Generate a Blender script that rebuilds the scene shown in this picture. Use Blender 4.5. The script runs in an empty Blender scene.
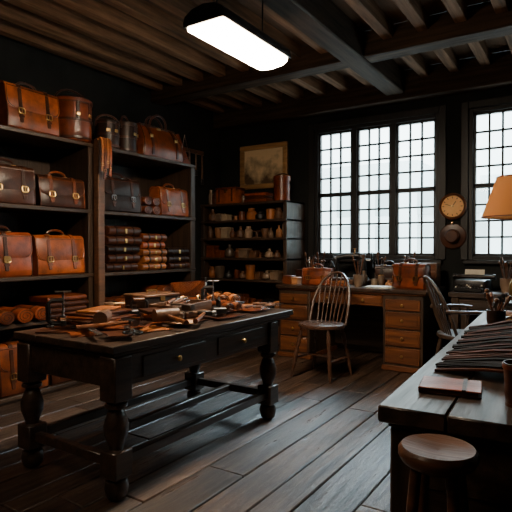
import bpy, bmesh, math, random
from mathutils import Matrix, Vector
random.seed(7)
S = 0.83
R = math.radians
# ------------------------------------------------------------------ materials
def nodes(name):
    m = bpy.data.materials.new(name); m.use_nodes = True
    nt = m.node_tree; b = nt.nodes['Principled BSDF']
    return m, nt, b
def _ramp(nt, fac, c1, c2, p0=0.3, p1=0.7):
    r = nt.nodes.new('ShaderNodeValToRGB')
    r.color_ramp.elements[0].position = p0; r.color_ramp.elements[1].position = p1
    r.color_ramp.elements[0].color = (*c1, 1); r.color_ramp.elements[1].color = (*c2, 1)
    nt.links.new(fac, r.inputs[0]); return r
def mat_noise(name, c1, c2, rough=0.5, metal=0.0, scale=(6, 6, 6), nscale=1.0, bump=0.1, bscale=60, coat=0.0, rvar=0.0, spec=0.5):
    m, nt, b = nodes(name); L = nt.links
    tc = nt.nodes.new('ShaderNodeTexCoord'); mp = nt.nodes.new('ShaderNodeMapping')
    mp.inputs['Scale'].default_value = scale; L.new(tc.outputs['Object'], mp.inputs[0])
    n = nt.nodes.new('ShaderNodeTexNoise'); n.inputs['Scale'].default_value = nscale; n.inputs['Detail'].default_value = 6
    n.inputs['Roughness'].default_value = 0.6
    L.new(mp.outputs[0], n.inputs['Vector'])
    r = _ramp(nt, n.outputs[0], c1, c2)
    at = nt.nodes.new('ShaderNodeAttribute'); at.attribute_name = 'rnd'
    mr = nt.nodes.new('ShaderNodeMapRange'); L.new(at.outputs['Fac'], mr.inputs[0])
    mr.inputs[3].default_value = 1 - rvar; mr.inputs[4].default_value = 1 + rvar
    hsv = nt.nodes.new('ShaderNodeHueSaturation'); L.new(r.outputs[0], hsv.inputs['Color']); L.new(mr.outputs[0], hsv.inputs['Value'])
    L.new(hsv.outputs[0], b.inputs['Base Color'])
    b.inputs['Roughness'].default_value = rough; b.inputs['Metallic'].default_value = metal
    b.inputs['Coat Weight'].default_value = coat; b.inputs['Coat Roughness'].default_value = 0.25
    b.inputs['Specular IOR Level'].default_value = spec
    n2 = nt.nodes.new('ShaderNodeTexNoise'); n2.inputs['Scale'].default_value = bscale; n2.inputs['Detail'].default_value = 3
    L.new(tc.outputs['Object'] if not name.startswith('wood') else mp.outputs[0], n2.inputs['Vector'])
    bp = nt.nodes.new('ShaderNodeBump'); bp.inputs['Strength'].default_value = bump; bp.inputs['Distance'].default_value = 0.01
    L.new(n2.outputs[0], bp.inputs['Height']); L.new(bp.outputs[0], b.inputs['Normal'])
    r2 = nt.nodes.new('ShaderNodeMapRange'); L.new(n.outputs[0], r2.inputs[0])
    r2.inputs[3].default_value = min(1, rough + 0.12); r2.inputs[4].default_value = max(0.05, rough - 0.12)
    L.new(r2.outputs[0], b.inputs['Roughness'])
    return m
def wood(name, c1, c2, axis='x', rough=0.45, rvar=0.15, coat=0.0, bump=0.25, spec=.5):
    sc = {'x': (1.5, 22, 22), 'y': (22, 1.5, 22), 'z': (22, 22, 1.5)}[axis]
    return mat_noise('wood_' + name, c1, c2, rough, 0, sc, 1.0, bump, 3.0, coat, rvar, spec)
def leather(name, c, rough=0.34, rvar=0.25, k=0.16, spec=.5):
    d = (c[0] * k * 1.15, c[1] * k, c[2] * k)
    return mat_noise('leather_' + name, d, c, rough, 0, (5, 5, 5), 1.5, 0.12, 60, 0.0, rvar, spec)
L_TAN = leather('tan', (0.44, 0.145, 0.036))
L_ORG = leather('orange', (0.42, 0.096, 0.016))
L_BRN = leather('brown', (0.21, 0.050, 0.012))
L_RED = leather('redbrown', (0.30, 0.060, 0.013))
L_DRK = leather('dark', (0.075, 0.023, 0.009), 0.34, spec=.35)
L_BLK = leather('black', (0.028, 0.013, 0.008), 0.38, spec=.28)
L_MAT = leather('matt_black', (0.014, 0.010, 0.008), 0.80, spec=.08)
L_MATB = leather('matt_brown', (0.07, 0.022, 0.010), 0.75, spec=.12)
L_PALE = leather('natural', (0.52, 0.33, 0.18), 0.55, k=0.6)
W_BLK = wood('blackened_y', (0.014, 0.008, 0.005), (0.066, 0.037, 0.021), 'y', 0.45)
W_BLKX = wood('blackened_x', (0.014, 0.008, 0.005), (0.066, 0.037, 0.021), 'x', 0.45)
W_BLKZ = wood('blackened_z', (0.014, 0.008, 0.005), (0.066, 0.037, 0.021), 'z', 0.45)
W_TBL = wood('table_oak', (0.011, 0.007, 0.005), (0.066, 0.038, 0.025), 'y', 0.33)
W_BRN = wood('brown', (0.05, 0.022, 0.010), (0.15, 0.065, 0.028), 'y', 0.45)
W_JST = wood('joist', (0.06, 0.033, 0.018), (0.25, 0.132, 0.07), 'y', 0.8, spec=.15)
W_BEAM = wood('beam', (0.012, 0.008, 0.005), (0.065, 0.037, 0.021), 'y', 0.75, spec=.15)
W_BEAMX = wood('beam_x', (0.012, 0.008, 0.005), (0.065, 0.037, 0.021), 'x', 0.75, spec=.15)
W_HON = wood('honey', (0.055, 0.018, 0.007), (0.19, 0.064, 0.020), 'x', 0.34, 0.2, 0.1)
W_HONZ = wood('honey_z', (0.045, 0.016, 0.007), (0.14, 0.050, 0.017), 'z', 0.36, 0.2, 0.1)
W_GILT = wood('gilt_frame', (0.18, 0.09, 0.03), (0.58, 0.32, 0.12), 'x', 0.36, 0.2, 0.1)
W_SEAT = wood('chair', (0.025, 0.011, 0.007), (0.095, 0.044, 0.025), 'y', 0.28, 0.1, 0.2)
W_STOOL = wood('stool', (0.035, 0.014, 0.008), (0.12, 0.048, 0.023), 'x', 0.40, 0.1)
W_FRM = wood('window_frame', (0.005, 0.005, 0.005), (0.014, 0.012, 0.011), 'z', 0.5)
BRASS = mat_noise('brass', (0.35, 0.20, 0.07), (0.70, 0.46, 0.18), 0.32, 1.0, (8, 8, 8), 1, 0.05, 40)
STEEL = mat_noise('steel', (0.22, 0.22, 0.22), (0.55, 0.55, 0.55), 0.28, 1.0, (8, 8, 8), 1, 0.05, 40)
IRON = mat_noise('iron', (0.012, 0.012, 0.013), (0.06, 0.06, 0.06), 0.40, 0.8, (8, 8, 8), 1, 0.15, 60)
PAPER = mat_noise('paper', (0.50, 0.46, 0.38), (0.75, 0.71, 0.62), 0.85, 0, (4, 4, 4), 1, 0.05, 30, 0, 0.1)
CERAM = mat_noise('ceramic', (0.07, 0.045, 0.03), (0.26, 0.17, 0.11), 0.3, 0, (4, 4, 4), 1, 0.05, 30, 0.3, 0.6)
CREAM = mat_noise('stoneware', (0.20, 0.14, 0.09), (0.48, 0.36, 0.24), 0.35, 0, (4, 4, 4), 1, 0.05, 30, 0.3, 0.5)
MIXED = mat_noise('painted_tin', (0.14, 0.055, 0.022), (0.42, 0.18, 0.065), 0.45, 0, (5, 5, 5), 1, 0.1, 30, 0, 0.7)
THREAD = mat_noise('thread', (0.45, 0.25, 0.10), (0.65, 0.42, 0.20), 0.8, 0, (5, 5, 40), 1, 0.2, 30, 0, 0.5)
WALLM = mat_noise('dark_plaster', (0.006, 0.007, 0.007), (0.018, 0.019, 0.018), 0.85, 0, (1.2, 1.2, 1.2), 1.3, 0.3, 14, spec=.2)
CEILM = mat_noise('ceiling_board', (0.04, 0.024, 0.015), (0.14, 0.078, 0.044), 0.85, 0, (8, .6, 8), 1.3, 0.3, 14, spec=.15)
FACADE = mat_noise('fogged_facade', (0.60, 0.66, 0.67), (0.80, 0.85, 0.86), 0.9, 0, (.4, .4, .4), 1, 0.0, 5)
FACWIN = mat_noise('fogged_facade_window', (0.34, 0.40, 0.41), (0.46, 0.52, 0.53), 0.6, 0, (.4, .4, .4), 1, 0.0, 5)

def floor_mat():
    m, nt, b = nodes('floor_boards'); L = nt.links
    tc = nt.nodes.new('ShaderNodeTexCoord')
    at = nt.nodes.new('ShaderNodeAttribute'); at.attribute_name = 'rnd'
    off = nt.nodes.new('ShaderNodeCombineXYZ'); mul = nt.nodes.new('ShaderNodeMath'); mul.operation = 'MULTIPLY'; mul.inputs[1].default_value = 37
    L.new(at.outputs['Fac'], mul.inputs[0]); L.new(mul.outputs[0], off.inputs[1]); L.new(mul.outputs[0], off.inputs[2])
    ad = nt.nodes.new('ShaderNodeVectorMath'); L.new(tc.outputs['Object'], ad.inputs[0]); L.new(off.outputs[0], ad.inputs[1])
    mp = nt.nodes.new('ShaderNodeMapping'); mp.inputs['Scale'].default_value = (20, 1.5, 3); L.new(ad.outputs[0], mp.inputs[0])
    n = nt.nodes.new('ShaderNodeTexNoise'); n.inputs['Scale'].default_value = 1.2; n.inputs['Detail'].default_value = 10; n.inputs['Roughness'].default_value = .75
    L.new(mp.outputs[0], n.inputs[0])
    r = _ramp(nt, n.outputs[0], (0.007, 0.0042, 0.003), (0.125, 0.076, 0.050), 0.36, 0.70)
    w = nt.nodes.new('ShaderNodeTexNoise'); w.inputs['Scale'].default_value = 2.6; w.inputs['Detail'].default_value = 8; w.inputs['Roughness'].default_value = .7; L.new(tc.outputs['Object'], w.inputs[0])
    wr = _ramp(nt, w.outputs[0], (.50, .48, .46), (1.25, 1.22, 1.2), .34, .68)
    mul2 = nt.nodes.new('ShaderNodeMix'); mul2.data_type = 'RGBA'; mul2.blend_type = 'MULTIPLY'; mul2.inputs[0].default_value = 1
    L.new(r.outputs[0], mul2.inputs[6]); L.new(wr.outputs[0], mul2.inputs[7])
    mr = nt.nodes.new('ShaderNodeMapRange'); L.new(at.outputs['Fac'], mr.inputs[0]); mr.inputs[3].default_value = .5; mr.inputs[4].default_value = 1.4
    hsv = nt.nodes.new('ShaderNodeHueSaturation'); L.new(mul2.outputs[2], hsv.inputs['Color']); L.new(mr.outputs[0], hsv.inputs['Value'])
    L.new(hsv.outputs[0], b.inputs['Base Color'])
    rr = nt.nodes.new('ShaderNodeMapRange'); L.new(n.outputs[0], rr.inputs[0]); rr.inputs[1].default_value = .35; rr.inputs[2].default_value = .65
    rr.inputs[3].default_value = .46; rr.inputs[4].default_value = .26; L.new(rr.outputs[0], b.inputs['Roughness'])
    bp = nt.nodes.new('ShaderNodeBump'); bp.inputs['Strength'].default_value = .8; bp.inputs['Distance'].default_value = .014
    L.new(n.outputs[0], bp.inputs['Height']); L.new(bp.outputs[0], b.inputs['Normal'])
    return m
FLOORM = floor_mat()
def emis(name, c, s):
    m, nt, b = nodes(name); b.inputs['Base Color'].default_value = (*c, 1)
    b.inputs['Emission Color'].default_value = (*c, 1); b.inputs['Emission Strength'].default_value = s; return m
TUBE = emis('fluorescent_diffuser', (1.0, 0.80, 0.58), 165)
FILL_TUBE = emis('fill_diffuser_dim', (1.0, 0.78, 0.55), 30)  # weaker glow for the added fill pendant
BULB = emis('warm_bulb', (1.0, 0.55, 0.22), 18)
def glass_mat():
    m = bpy.data.materials.new('old_glass'); m.use_nodes = True; nt = m.node_tree; nt.nodes.clear()
    o = nt.nodes.new('ShaderNodeOutputMaterial'); t = nt.nodes.new('ShaderNodeBsdfTransparent'); g = nt.nodes.new('ShaderNodeBsdfGlossy'); mx = nt.nodes.new('ShaderNodeMixShader')
    t.inputs[0].default_value = (.95, .98, .98, 1); g.inputs['Roughness'].default_value = .08; mx.inputs[0].default_value = .06
    nt.links.new(t.outputs[0], mx.inputs[1]); nt.links.new(g.outputs[0], mx.inputs[2]); nt.links.new(mx.outputs[0], o.inputs[0]); return m
GLASS = glass_mat()
def shade_mat():
    m = bpy.data.materials.new('lamp_shade_parchment'); m.use_nodes = True; nt = m.node_tree; nt.nodes.clear()
    o = nt.nodes.new('ShaderNodeOutputMaterial'); t = nt.nodes.new('ShaderNodeBsdfTranslucent'); g = nt.nodes.new('ShaderNodeBsdfDiffuse'); mx = nt.nodes.new('ShaderNodeMixShader')
    t.inputs[0].default_value = (.55, .23, .07, 1); g.inputs[0].default_value = (.38, .17, .06, 1); mx.inputs[0].default_value = .7
    nt.links.new(t.outputs[0], mx.inputs[1]); nt.links.new(g.outputs[0], mx.inputs[2]); nt.links.new(mx.outputs[0], o.inputs[0]); return m
SHADE = shade_mat()
def painting_mat():
    m, nt, b = nodes('old_landscape_painting'); L = nt.links
    tc = nt.nodes.new('ShaderNodeTexCoord'); n = nt.nodes.new('ShaderNodeTexNoise'); n.inputs['Scale'].default_value = 6; n.inputs['Detail'].default_value = 7
    L.new(tc.outputs['Object'], n.inputs[0])
    sp = nt.nodes.new('ShaderNodeSeparateXYZ'); L.new(tc.outputs['Object'], sp.inputs[0])
    a = nt.nodes.new('ShaderNodeMath'); a.operation = 'MULTIPLY_ADD'; a.inputs[1].default_value = 1.0; L.new(sp.outputs[2], a.inputs[0]); L.new(n.outputs[0], a.inputs[2])
    r = _ramp(nt, a.outputs[0], (0.10, 0.06, 0.03), (0.85, 0.62, 0.36), .30, .62)
    L.new(r.outputs[0], b.inputs['Base Color']); b.inputs['Roughness'].default_value = .5; return m
PAINT = painting_mat()

# ------------------------------------------------------------------ mesh builder
class MB:
    def __init__(s):
        s.V = []; s.F = []; s.MI = []; s.RN = []; s.mats = []; s.M = Matrix.Identity(4); s.st = []
    def push(s, M): s.st.append(s.M); s.M = s.M @ M
    def pop(s): s.M = s.st.pop()
    def add(s, verts, faces, mat, M=None, rnd=None):
        if mat not in s.mats: s.mats.append(mat)
        k = s.mats.index(mat); MM = s.M @ M if M is not None else s.M
        o = len(s.V); s.V += [MM @ Vector(v) for v in verts]
        q = random.random() if rnd is None else rnd
        for f in faces:
            s.F.append([o + i for i in f]); s.MI.append(k); s.RN.append(q)
    def addbm(s, bm, mat, M=None, rnd=None):
        bm.verts.index_update()
        s.add([v.co.copy() for v in bm.verts], [[v.index for v in f.verts] for f in bm.faces], mat, M, rnd); bm.free()
    def box(s, c, sz, mat, bev=0.0, rot=(0, 0, 0), seg=1, taper=1.0, rnd=None):
        bm = bmesh.new(); bmesh.ops.create_cube(bm, size=1)
        for v in bm.verts:
            f = taper if v.co.z > 0 else 1
            v.co = Vector((v.co.x * sz[0] * f, v.co.y * sz[1] * f, v.co.z * sz[2]))
        if bev > 0: bmesh.ops.bevel(bm, geom=bm.edges[:], offset=min(bev, min(sz) * .49), segments=seg, affect='EDGES', profile=.5)
        M = Matrix.Translation(c) @ Matrix.Rotation(rot[2], 4, 'Z') @ Matrix.Rotation(rot[1], 4, 'Y') @ Matrix.Rotation(rot[0], 4, 'X')
        s.addbm(bm, mat, M, rnd)
    def bb(s, x0, x1, y0, y1, z0, z1, mat, bev=0.0, rnd=None):
        s.box(((x0 + x1) / 2, (y0 + y1) / 2, (z0 + z1) / 2), (x1 - x0, y1 - y0, z1 - z0), mat, bev, rnd=rnd)
    def cyl(s, p0, p1, r0, mat, r1=None, seg=14, rnd=None):
        p0 = Vector(p0); p1 = Vector(p1); r1 = r0 if r1 is None else r1
        q = (p1 - p0).to_track_quat('Z', 'Y').to_matrix().to_4x4(); h = (p1 - p0).length
        s.lathe([(0.0001, 0), (r0, 0), (r1, h), (0.0001, h)], mat, seg, Matrix.Translation(p0) @ q, rnd)
    def lathe(s, prof, mat, seg=18, M=None, rnd=None):
        V = []; F = []; n = len(prof)
        for i in range(seg):
            a = 2 * math.pi * i / seg
            for r, z in prof: V.append((r * math.cos(a), r * math.sin(a), z))
        for i in range(seg):
            j = (i + 1) % seg
            for k in range(n - 1): F.append([i * n + k, j * n + k, j * n + k + 1, i * n + k + 1])
        s.add(V, F, mat, M, rnd)
    def tube(s, pts, r, mat, seg=8, closed=False, rnd=None, rr=None):
        pts = [Vector(p) for p in pts]; n = len(pts); V = []; F = []
        up = None
        for i, p in enumerate(pts):
            a = pts[(i - 1) % n] if (closed or i > 0) else p; b = pts[(i + 1) % n] if (closed or i < n - 1) else p
            t = (b - a).normalized()
            if up is None: up = Vector((0, 0, 1)) if abs(t.z) < .9 else Vector((1, 0, 0))
            sd = t.cross(up).normalized(); up = sd.cross(t).normalized()
            rad = r if rr is None else rr[i]
            for k in range(seg):
                an = 2 * math.pi * k / seg; V.append(p + sd * math.cos(an) * rad + up * math.sin(an) * rad)
        m = n if closed else n - 1
        for i in range(m):
            for k in range(seg):
                F.append([i * seg + k, i * seg + (k + 1) % seg, ((i + 1) % n) * seg + (k + 1) % seg, ((i + 1) % n) * seg + k])
        if not closed: F.append(list(range(seg))[::-1]); F.append([(n - 1) * seg + k for k in range(seg)])
        s.add(V, F, mat, None, rnd)
    def ribbon(s, pts, w, t, mat, side=None, rnd=None):
        pts = [Vector(p) for p in pts]; n = len(pts); V = []; F = []
        for i, p in enumerate(pts):
            tg = (pts[min(i + 1, n - 1)] - pts[max(i - 1, 0)]).normalized()
            sd = Vector(side).normalized() if side is not None else tg.cross(Vector((0, 0, 1))).normalized()
            nm = sd.cross(tg).normalized()
            for a, b in ((-1, -1), (1, -1), (1, 1), (-1, 1)): V.append(p + sd * a * w / 2 + nm * b * t / 2)
        for i in range(n - 1):
            for k in range(4): F.append([i * 4 + k, i * 4 + (k + 1) % 4, (i + 1) * 4 + (k + 1) % 4, (i + 1) * 4 + k])
        F.append([3, 2, 1, 0]); F.append([(n - 1) * 4 + k for k in range(4)])
        s.add(V, F, mat, None, rnd)
    def prism(s, poly, t, mat, M=None, bev=0.0, rnd=None, seg=1):
        bm = bmesh.new(); n = len(poly)
        a = [bm.verts.new((p[0], p[1], 0)) for p in poly]; b = [bm.verts.new((p[0], p[1], t)) for p in poly]
        bm.faces.new(a[::-1]); bm.faces.new(b)
        for i in range(n): bm.faces.new([a[i], a[(i + 1) % n], b[(i + 1) % n], b[i]])
        bmesh.ops.recalc_face_normals(bm, faces=bm.faces[:])
        if bev: bmesh.ops.bevel(bm, geom=[e for e in bm.edges if abs(e.verts[0].co.z - e.verts[1].co.z) < 1e-6], offset=bev, segments=seg, affect='EDGES', profile=.5)
        s.addbm(bm, mat, M, rnd)
    def sph(s, c, r, mat, sc=(1, 1, 1), rnd=None):
        bm = bmesh.new(); bmesh.ops.create_uvsphere(bm, u_segments=14, v_segments=9, radius=r)
        s.addbm(bm, mat, Matrix.Translation(c) @ Matrix.Diagonal((*sc, 1)), rnd)
    def obj(s, name, loc=(0, 0, 0), rz=0.0, sharp=38):
        me = bpy.data.meshes.new(name); me.from_pydata([tuple(v) for v in s.V], [], s.F)
        for m in s.mats: me.materials.append(m)
        me.polygons.foreach_set('material_index', s.MI)
        me.polygons.foreach_set('use_smooth', [True] * len(s.F))
        at = me.attributes.new('rnd', 'FLOAT', 'FACE'); at.data.foreach_set('value', s.RN)
        bm = bmesh.new(); bm.from_mesh(me); bmesh.ops.recalc_face_normals(bm, faces=bm.faces[:]); bm.to_mesh(me); bm.free()
        me.set_sharp_from_angle(angle=R(sharp))
        o = bpy.data.objects.new(name, me); bpy.context.collection.objects.link(o)
        o.location = loc; o.rotation_euler[2] = rz; return o
def rrect(w, h, r, n=5, top=True):
    P = []
    cs = [(w / 2 - r, r, -90), (w / 2 - r, h - r, 0), (-w / 2 + r, h - r, 90), (-w / 2 + r, r, 180)]
    for i, (cx, cy, a0) in enumerate(cs):
        if not top and i in (1, 2): P.append((w / 2 if i == 1 else -w / 2, h)); continue
        for k in range(n + 1):
            a = R(a0 + 90 * k / n); P.append((cx + r * math.cos(a), cy + r * math.sin(a)))
    return P

# ------------------------------------------------------------------ room shell
XL, XR, YB, YF, ZC = -5.2, 3.0, 6.9, -2.0, 3.78
mb = MB()
x = XL
while x < XR:
    w = random.uniform(.16, .30); y = YF - random.uniform(0, 2)
    while y < YB:
        l = random.uniform(1.4, 3.2)
        y0 = max(y, YF); y1 = min(y + l, YB)
        if y1 > y0 + .02: mb.box(((x + min(x + w, XR)) / 2, (y0 + y1) / 2, -.028 + random.uniform(-.004, 0)), (min(x + w, XR) - x - .010, y1 - y0 - .008, .05), FLOORM, .006, rot=(0, random.uniform(-.010, .010), 0))
        y += l
    x += w
mb.bb(XL, XR, YF, YB, -.12, -.055, W_BLK)
mb.obj('floor')
def simple(name, boxes, mat, bev=0):
    m = MB()
    for b in boxes: m.bb(*b, mat, bev)
    return m.obj(name)
simple('wall_left', [(XL - .2, XL, YF - .2, YB + .25, -.12, ZC + .1)], WALLM)
simple('wall_right', [(XR, XR + .2, YF - .2, YB + .25, -.12, ZC + .1)], WALLM)
simple('wall_front', [(XL, XR, YF - .2, YF, -.12, ZC + .1)], WALLM)
WZ0, WZ1 = 1.30, 3.20
wins = [(-3.45, -1.65), (-1.29, .46), (.86, 2.59)]
bx = [(XL, XR, YB, YB + .25, -.12, WZ0), (XL, XR, YB, YB + .25, WZ1, ZC + .1)]
e = XL
for a, b in wins: bx.append((e, a, YB, YB + .25, WZ0, WZ1)); e = b
bx.append((e, XR, YB, YB + .25, WZ0, WZ1))
simple('wall_back', bx, WALLM)
simple('ceiling', [(XL - .2, XR + .2, YF - .2, YB + .25, ZC, ZC + .12)], CEILM)
for wi, (a, b) in enumerate(wins):
    m = MB(); W = b - a
    cx = (a + b) / 2
    def bb(x0, x1, y0, y1, z0, z1, mt, bev=.004): m.bb(x0 - cx, x1 - cx, y0 - YB, y1 - YB, z0, z1, mt, bev)
    fr = .05
    bb(a, a + fr, YB, YB + .14, WZ0, WZ1, W_FRM); bb(b - fr, b, YB, YB + .14, WZ0, WZ1, W_FRM)
    bb(a + fr, b - fr, YB, YB + .14, WZ0, WZ0 + fr, W_FRM); bb(a + fr, b - fr, YB, YB + .14, WZ1 - fr, WZ1, W_FRM)
    tw = (W - 2 * fr)
    cw = tw / 3
    for c in range(3):
        x0 = a + fr + c * cw; x1 = x0 + cw
        if c: bb(x0 - .040, x0 + .040, YB + .0, YB + .13, WZ0 + fr, WZ1 - fr, W_FRM)
        zm = WZ0 + (WZ1 - WZ0) * .49
        for (z0, z1) in ((WZ0 + fr, zm), (zm, WZ1 - fr)):
            s_ = .030
            xa, xb = x0 + (.036 if c else 0), x1 - (.036 if c < 2 else 0)
            bb(xa, xa + s_, YB + .03, YB + .09, z0, z1, W_FRM); bb(xb - s_, xb, YB + .03, YB + .09, z0, z1, W_FRM)
            bb(xa, xb, YB + .03, YB + .09, z0, z0 + s_, W_FRM); bb(xa, xb, YB + .03, YB + .09, z1 - s_, z1, W_FRM)
            ix0, ix1, iz0, iz1 = xa + s_, xb - s_, z0 + s_, z1 - s_
            for k in range(1, 3):
                xx = ix0 + (ix1 - ix0) * k / 3; bb(xx - .012, xx + .012, YB + .04, YB + .075, iz0, iz1, W_FRM, 0)
            nr = 4
            for k in range(1, nr):
                zz = iz0 + (iz1 - iz0) * k / nr; bb(ix0, ix1, YB + .04, YB + .075, zz - .012, zz + .012, W_FRM, 0)
            bb(ix0, ix1, YB + .055, YB + .059, iz0, iz1, GLASS, 0)
    bb(a - .05, b + .05, YB - .07, YB, WZ0 - .05, WZ0, W_FRM, .008)
    m.obj('window_%d' % (wi + 1), (cx, YB, 0))
m = MB()
for a, b in wins:
    m.bb(a - .09, a, YB - .03, YB, WZ0, WZ1 + .09, W_FRM, .006); m.bb(b, b + .09, YB - .03, YB, WZ0, WZ1 + .09, W_FRM, .006)
    m.bb(a, b, YB - .03, YB, WZ1, WZ1 + .09, W_FRM, .006)
m.obj('trim_1')
simple('baseboard_back', [(XL, XR, YB - .03, YB, 0, .16)], W_BLKX, .005)
simple('baseboard_left', [(XL, XL + .03, YF, YB - .03, 0, .16)], W_BLK, .005)
m = MB(); x = XL + .18
while x < XR:
    if abs(x + 2.17) > .2: m.bb(x - .055, x + .055, YF, YB, ZC - .15, ZC, W_JST, .006)
    x += .36
m.obj('ceiling_joists')
simple('ceiling_beam', [(-2.29, -2.05, YF, YB, 3.47, ZC)], W_BEAM, .015)
simple('ceiling_beam', [(XL, XR, 5.25, 5.5, 3.50, ZC - .005)], W_BEAMX, .015)
simple('ceiling_beam', [(XL, XR, 2.2, 2.45, 3.50, ZC - .005)], W_BEAMX, .015)
simple('ceiling_beam', [(XL, XR, 6.68, YB, 3.40, ZC - .005)], W_BEAMX, .015)

# outside
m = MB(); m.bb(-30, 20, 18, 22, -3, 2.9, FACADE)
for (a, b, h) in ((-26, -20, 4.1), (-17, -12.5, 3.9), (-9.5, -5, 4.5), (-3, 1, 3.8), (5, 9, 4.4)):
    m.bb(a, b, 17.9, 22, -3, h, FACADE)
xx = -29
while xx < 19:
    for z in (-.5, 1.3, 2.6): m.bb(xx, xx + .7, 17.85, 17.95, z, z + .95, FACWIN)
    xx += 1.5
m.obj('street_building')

# ------------------------------------------------------------------ left shelves
SH = [.065, .74, 1.177, 1.86, 2.57]
def shelf_unit(name, y0, y1, x0=-5.16, x1=-4.5, zs=SH):
    m = MB()
    for y in (y0 + .045, y1 - .045):
        m.bb(x0, x1 + .01, y - .045, y + .045, 0, zs[-1] + .0, W_BLKZ, .006)
    for i, z in enumerate(zs):
        m.bb(x0, x1 + .02, y0, y1, z - .04, z, W_BLK, .006)
    m.bb(x0 - .015, x0, y0, y1, 0, zs[-1] - .05, W_BLKZ)
    m.bb(x0, x1, y0 + .09, y1 - .09, 0, .025, W_BLK)
    return m.obj(name, (0, 0, 0))
shelf_unit('wooden_shelving_unit', 1.45, 3.70)
shelf_unit('wooden_shelving_unit', 3.702, 5.38)
m = MB(); m.bb(-4.475, -4.39, 3.66, 3.75, 0.0, 2.62, W_BRN, .01)
m.obj('shelf_post')

def slopeM(d, h, yt, off):
    v = Vector((0, d / 2 - d * yt, h)).normalized()
    n = Vector((1, 0, 0)).cross(v)
    M = Matrix((( 1, v.x, n.x, 0), (0, v.y, n.y, -d / 2), (0, v.z, n.z, 0), (0, 0, 0, 1)))
    return M @ Matrix.Translation((0, 0, off))
def bag_satchel(name, loc, rz, w, h, d, mat, strapmat=None, flap=.6, straps=2, lean=0, handle=True, metal=BRASS, pocket=False):
    strapmat = strapmat or mat
    m = MB(); yt = .30
    def pr(k, s):
        b = k
        P = [(-.42, 0), (-.49, .04), (-.50 - .03 * b, .16), (-.47 - .02 * b, .38), (-.41, .62), (-.345, .84), (-.28, .96), (-.18, 1.0), (.18, 1.0), (.28, .96), (.345, .84), (.41, .62), (.47 + .02 * b, .38), (.50 + .03 * b, .16), (.49, .04), (.42, 0)]
        return [(a * d * s, z * h * (.985 + .015 * s) ) for a, z in P]
    xs = [(-.5, .80, 0), (-.488, .93, 0), (-.46, .985, .2), (-.3, 1, .8), (0, 1, 1.0), (.3, 1, .8), (.46, .985, .2), (.488, .93, 0), (.5, .80, 0)]
    V = []; F = []
    for x, s_, b in xs:
        for (a, z) in pr(b, s_): V.append((x * w, a, z))
    n = 16
    for i in range(len(xs) - 1):
        for j in range(n): F.append([i * n + j, i * n + (j + 1) % n, (i + 1) * n + (j + 1) % n, (i + 1) * n + j])
    F.append(list(range(n))); F.append([(len(xs) - 1) * n + j for j in range(n)])
    m.add(V, F, mat)
    for sx in (-1, 1):
        m.tube([(sx * (w * .488), a * 1.0, z) for a, z in pr(0, .955)], .007, strapmat, 6, True)
    SL = (Vector((0, d / 2 - d * yt, h))).length
    M = slopeM(d, h, yt, 0.001)
    if (M @ Vector((0, 0, 1)) - M @ Vector((0, 0, 0))).y > 0:
        M = M @ Matrix.Diagonal((1, 1, -1, 1))
    fh = SL * flap
    m.prism([(a, b + SL - fh) for a, b in rrect(w * 1.02, fh - .012, .075, 6, False)], .016, mat, M, .006, seg=2)
    fl = [(a * .955, (b + SL - fh) * 1 + .012) for a, b in rrect(w * 1.02, fh - .03, .07, 6, False)]
    m.tube([M @ Vector((a, b, .016)) for a, b in fl], .0045, strapmat, 5)
    TP = [(-d * .335, h * .90), (-d * .325, h * .965), (-d * .27, h + .006), (-d * .15, h + .016), (d * .15, h + .016), (d * .27, h + .006), (d * .325, h * .965), (d * .36, h * .86)]
    m.ribbon([(0, a, z) for a, z in TP], w * 1.02, .014, mat, side=(1, 0, 0))
    if pocket:
        m.prism([(a, b + .02) for a, b in rrect(w * .8, SL * .34, .04)], .03, mat, M, .008)
    for i in range(straps):
        x = (i - (straps - 1) / 2) * w * .52 if straps > 1 else 0
        sw = .040
        m.prism([(x + a, b + SL * .14) for a, b in rrect(sw, SL * .80, .012)], .009, strapmat, M @ Matrix.Translation((0, 0, .014)), .003)
        m.ribbon([(x, a * 1.03, z + .012) for a, z in TP], sw, .009, strapmat, side=(1, 0, 0))
        by = SL * .34
        pts = [(x + a * 1.0, by + b, .029) for a, b in rrect(.060, .052, .01, 2)]
        m.tube([M @ Vector(p) for p in pts], .0065, metal, 6, True)
        m.tube([M @ Vector((x, by, .031)), M @ Vector((x, by + .050, .031))], .004, metal, 5)
        m.prism([(x + a, by - .035 + b) for a, b in rrect(sw * 1.3, .02, .005)], .006, strapmat, M @ Matrix.Translation((0, 0, .022)))
    if straps == 0 or straps == 1:
        m.box(tuple(M @ Vector((0, SL * .40, .026))), (.07, .014, .055), metal, .004)
    if handle:
        hw = w * .17
        pts = [(-hw, 0, h + .015), (-hw * 1.02, 0, h + .035)] + [(hw * math.cos(a) * 1.0, 0, h + .04 + .035 * math.sin(a)) for a in [math.pi * (1 - k / 8) for k in range(9)]] + [(hw * 1.02, 0, h + .035), (hw, 0, h + .015)]
        m.tube(pts, .013, strapmat, 8)
        for sx in (-1, 1): m.box((sx * hw, 0, h + .026), (.045, .04, .014), metal, .004)
    return m.obj(name, loc, rz)
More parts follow.
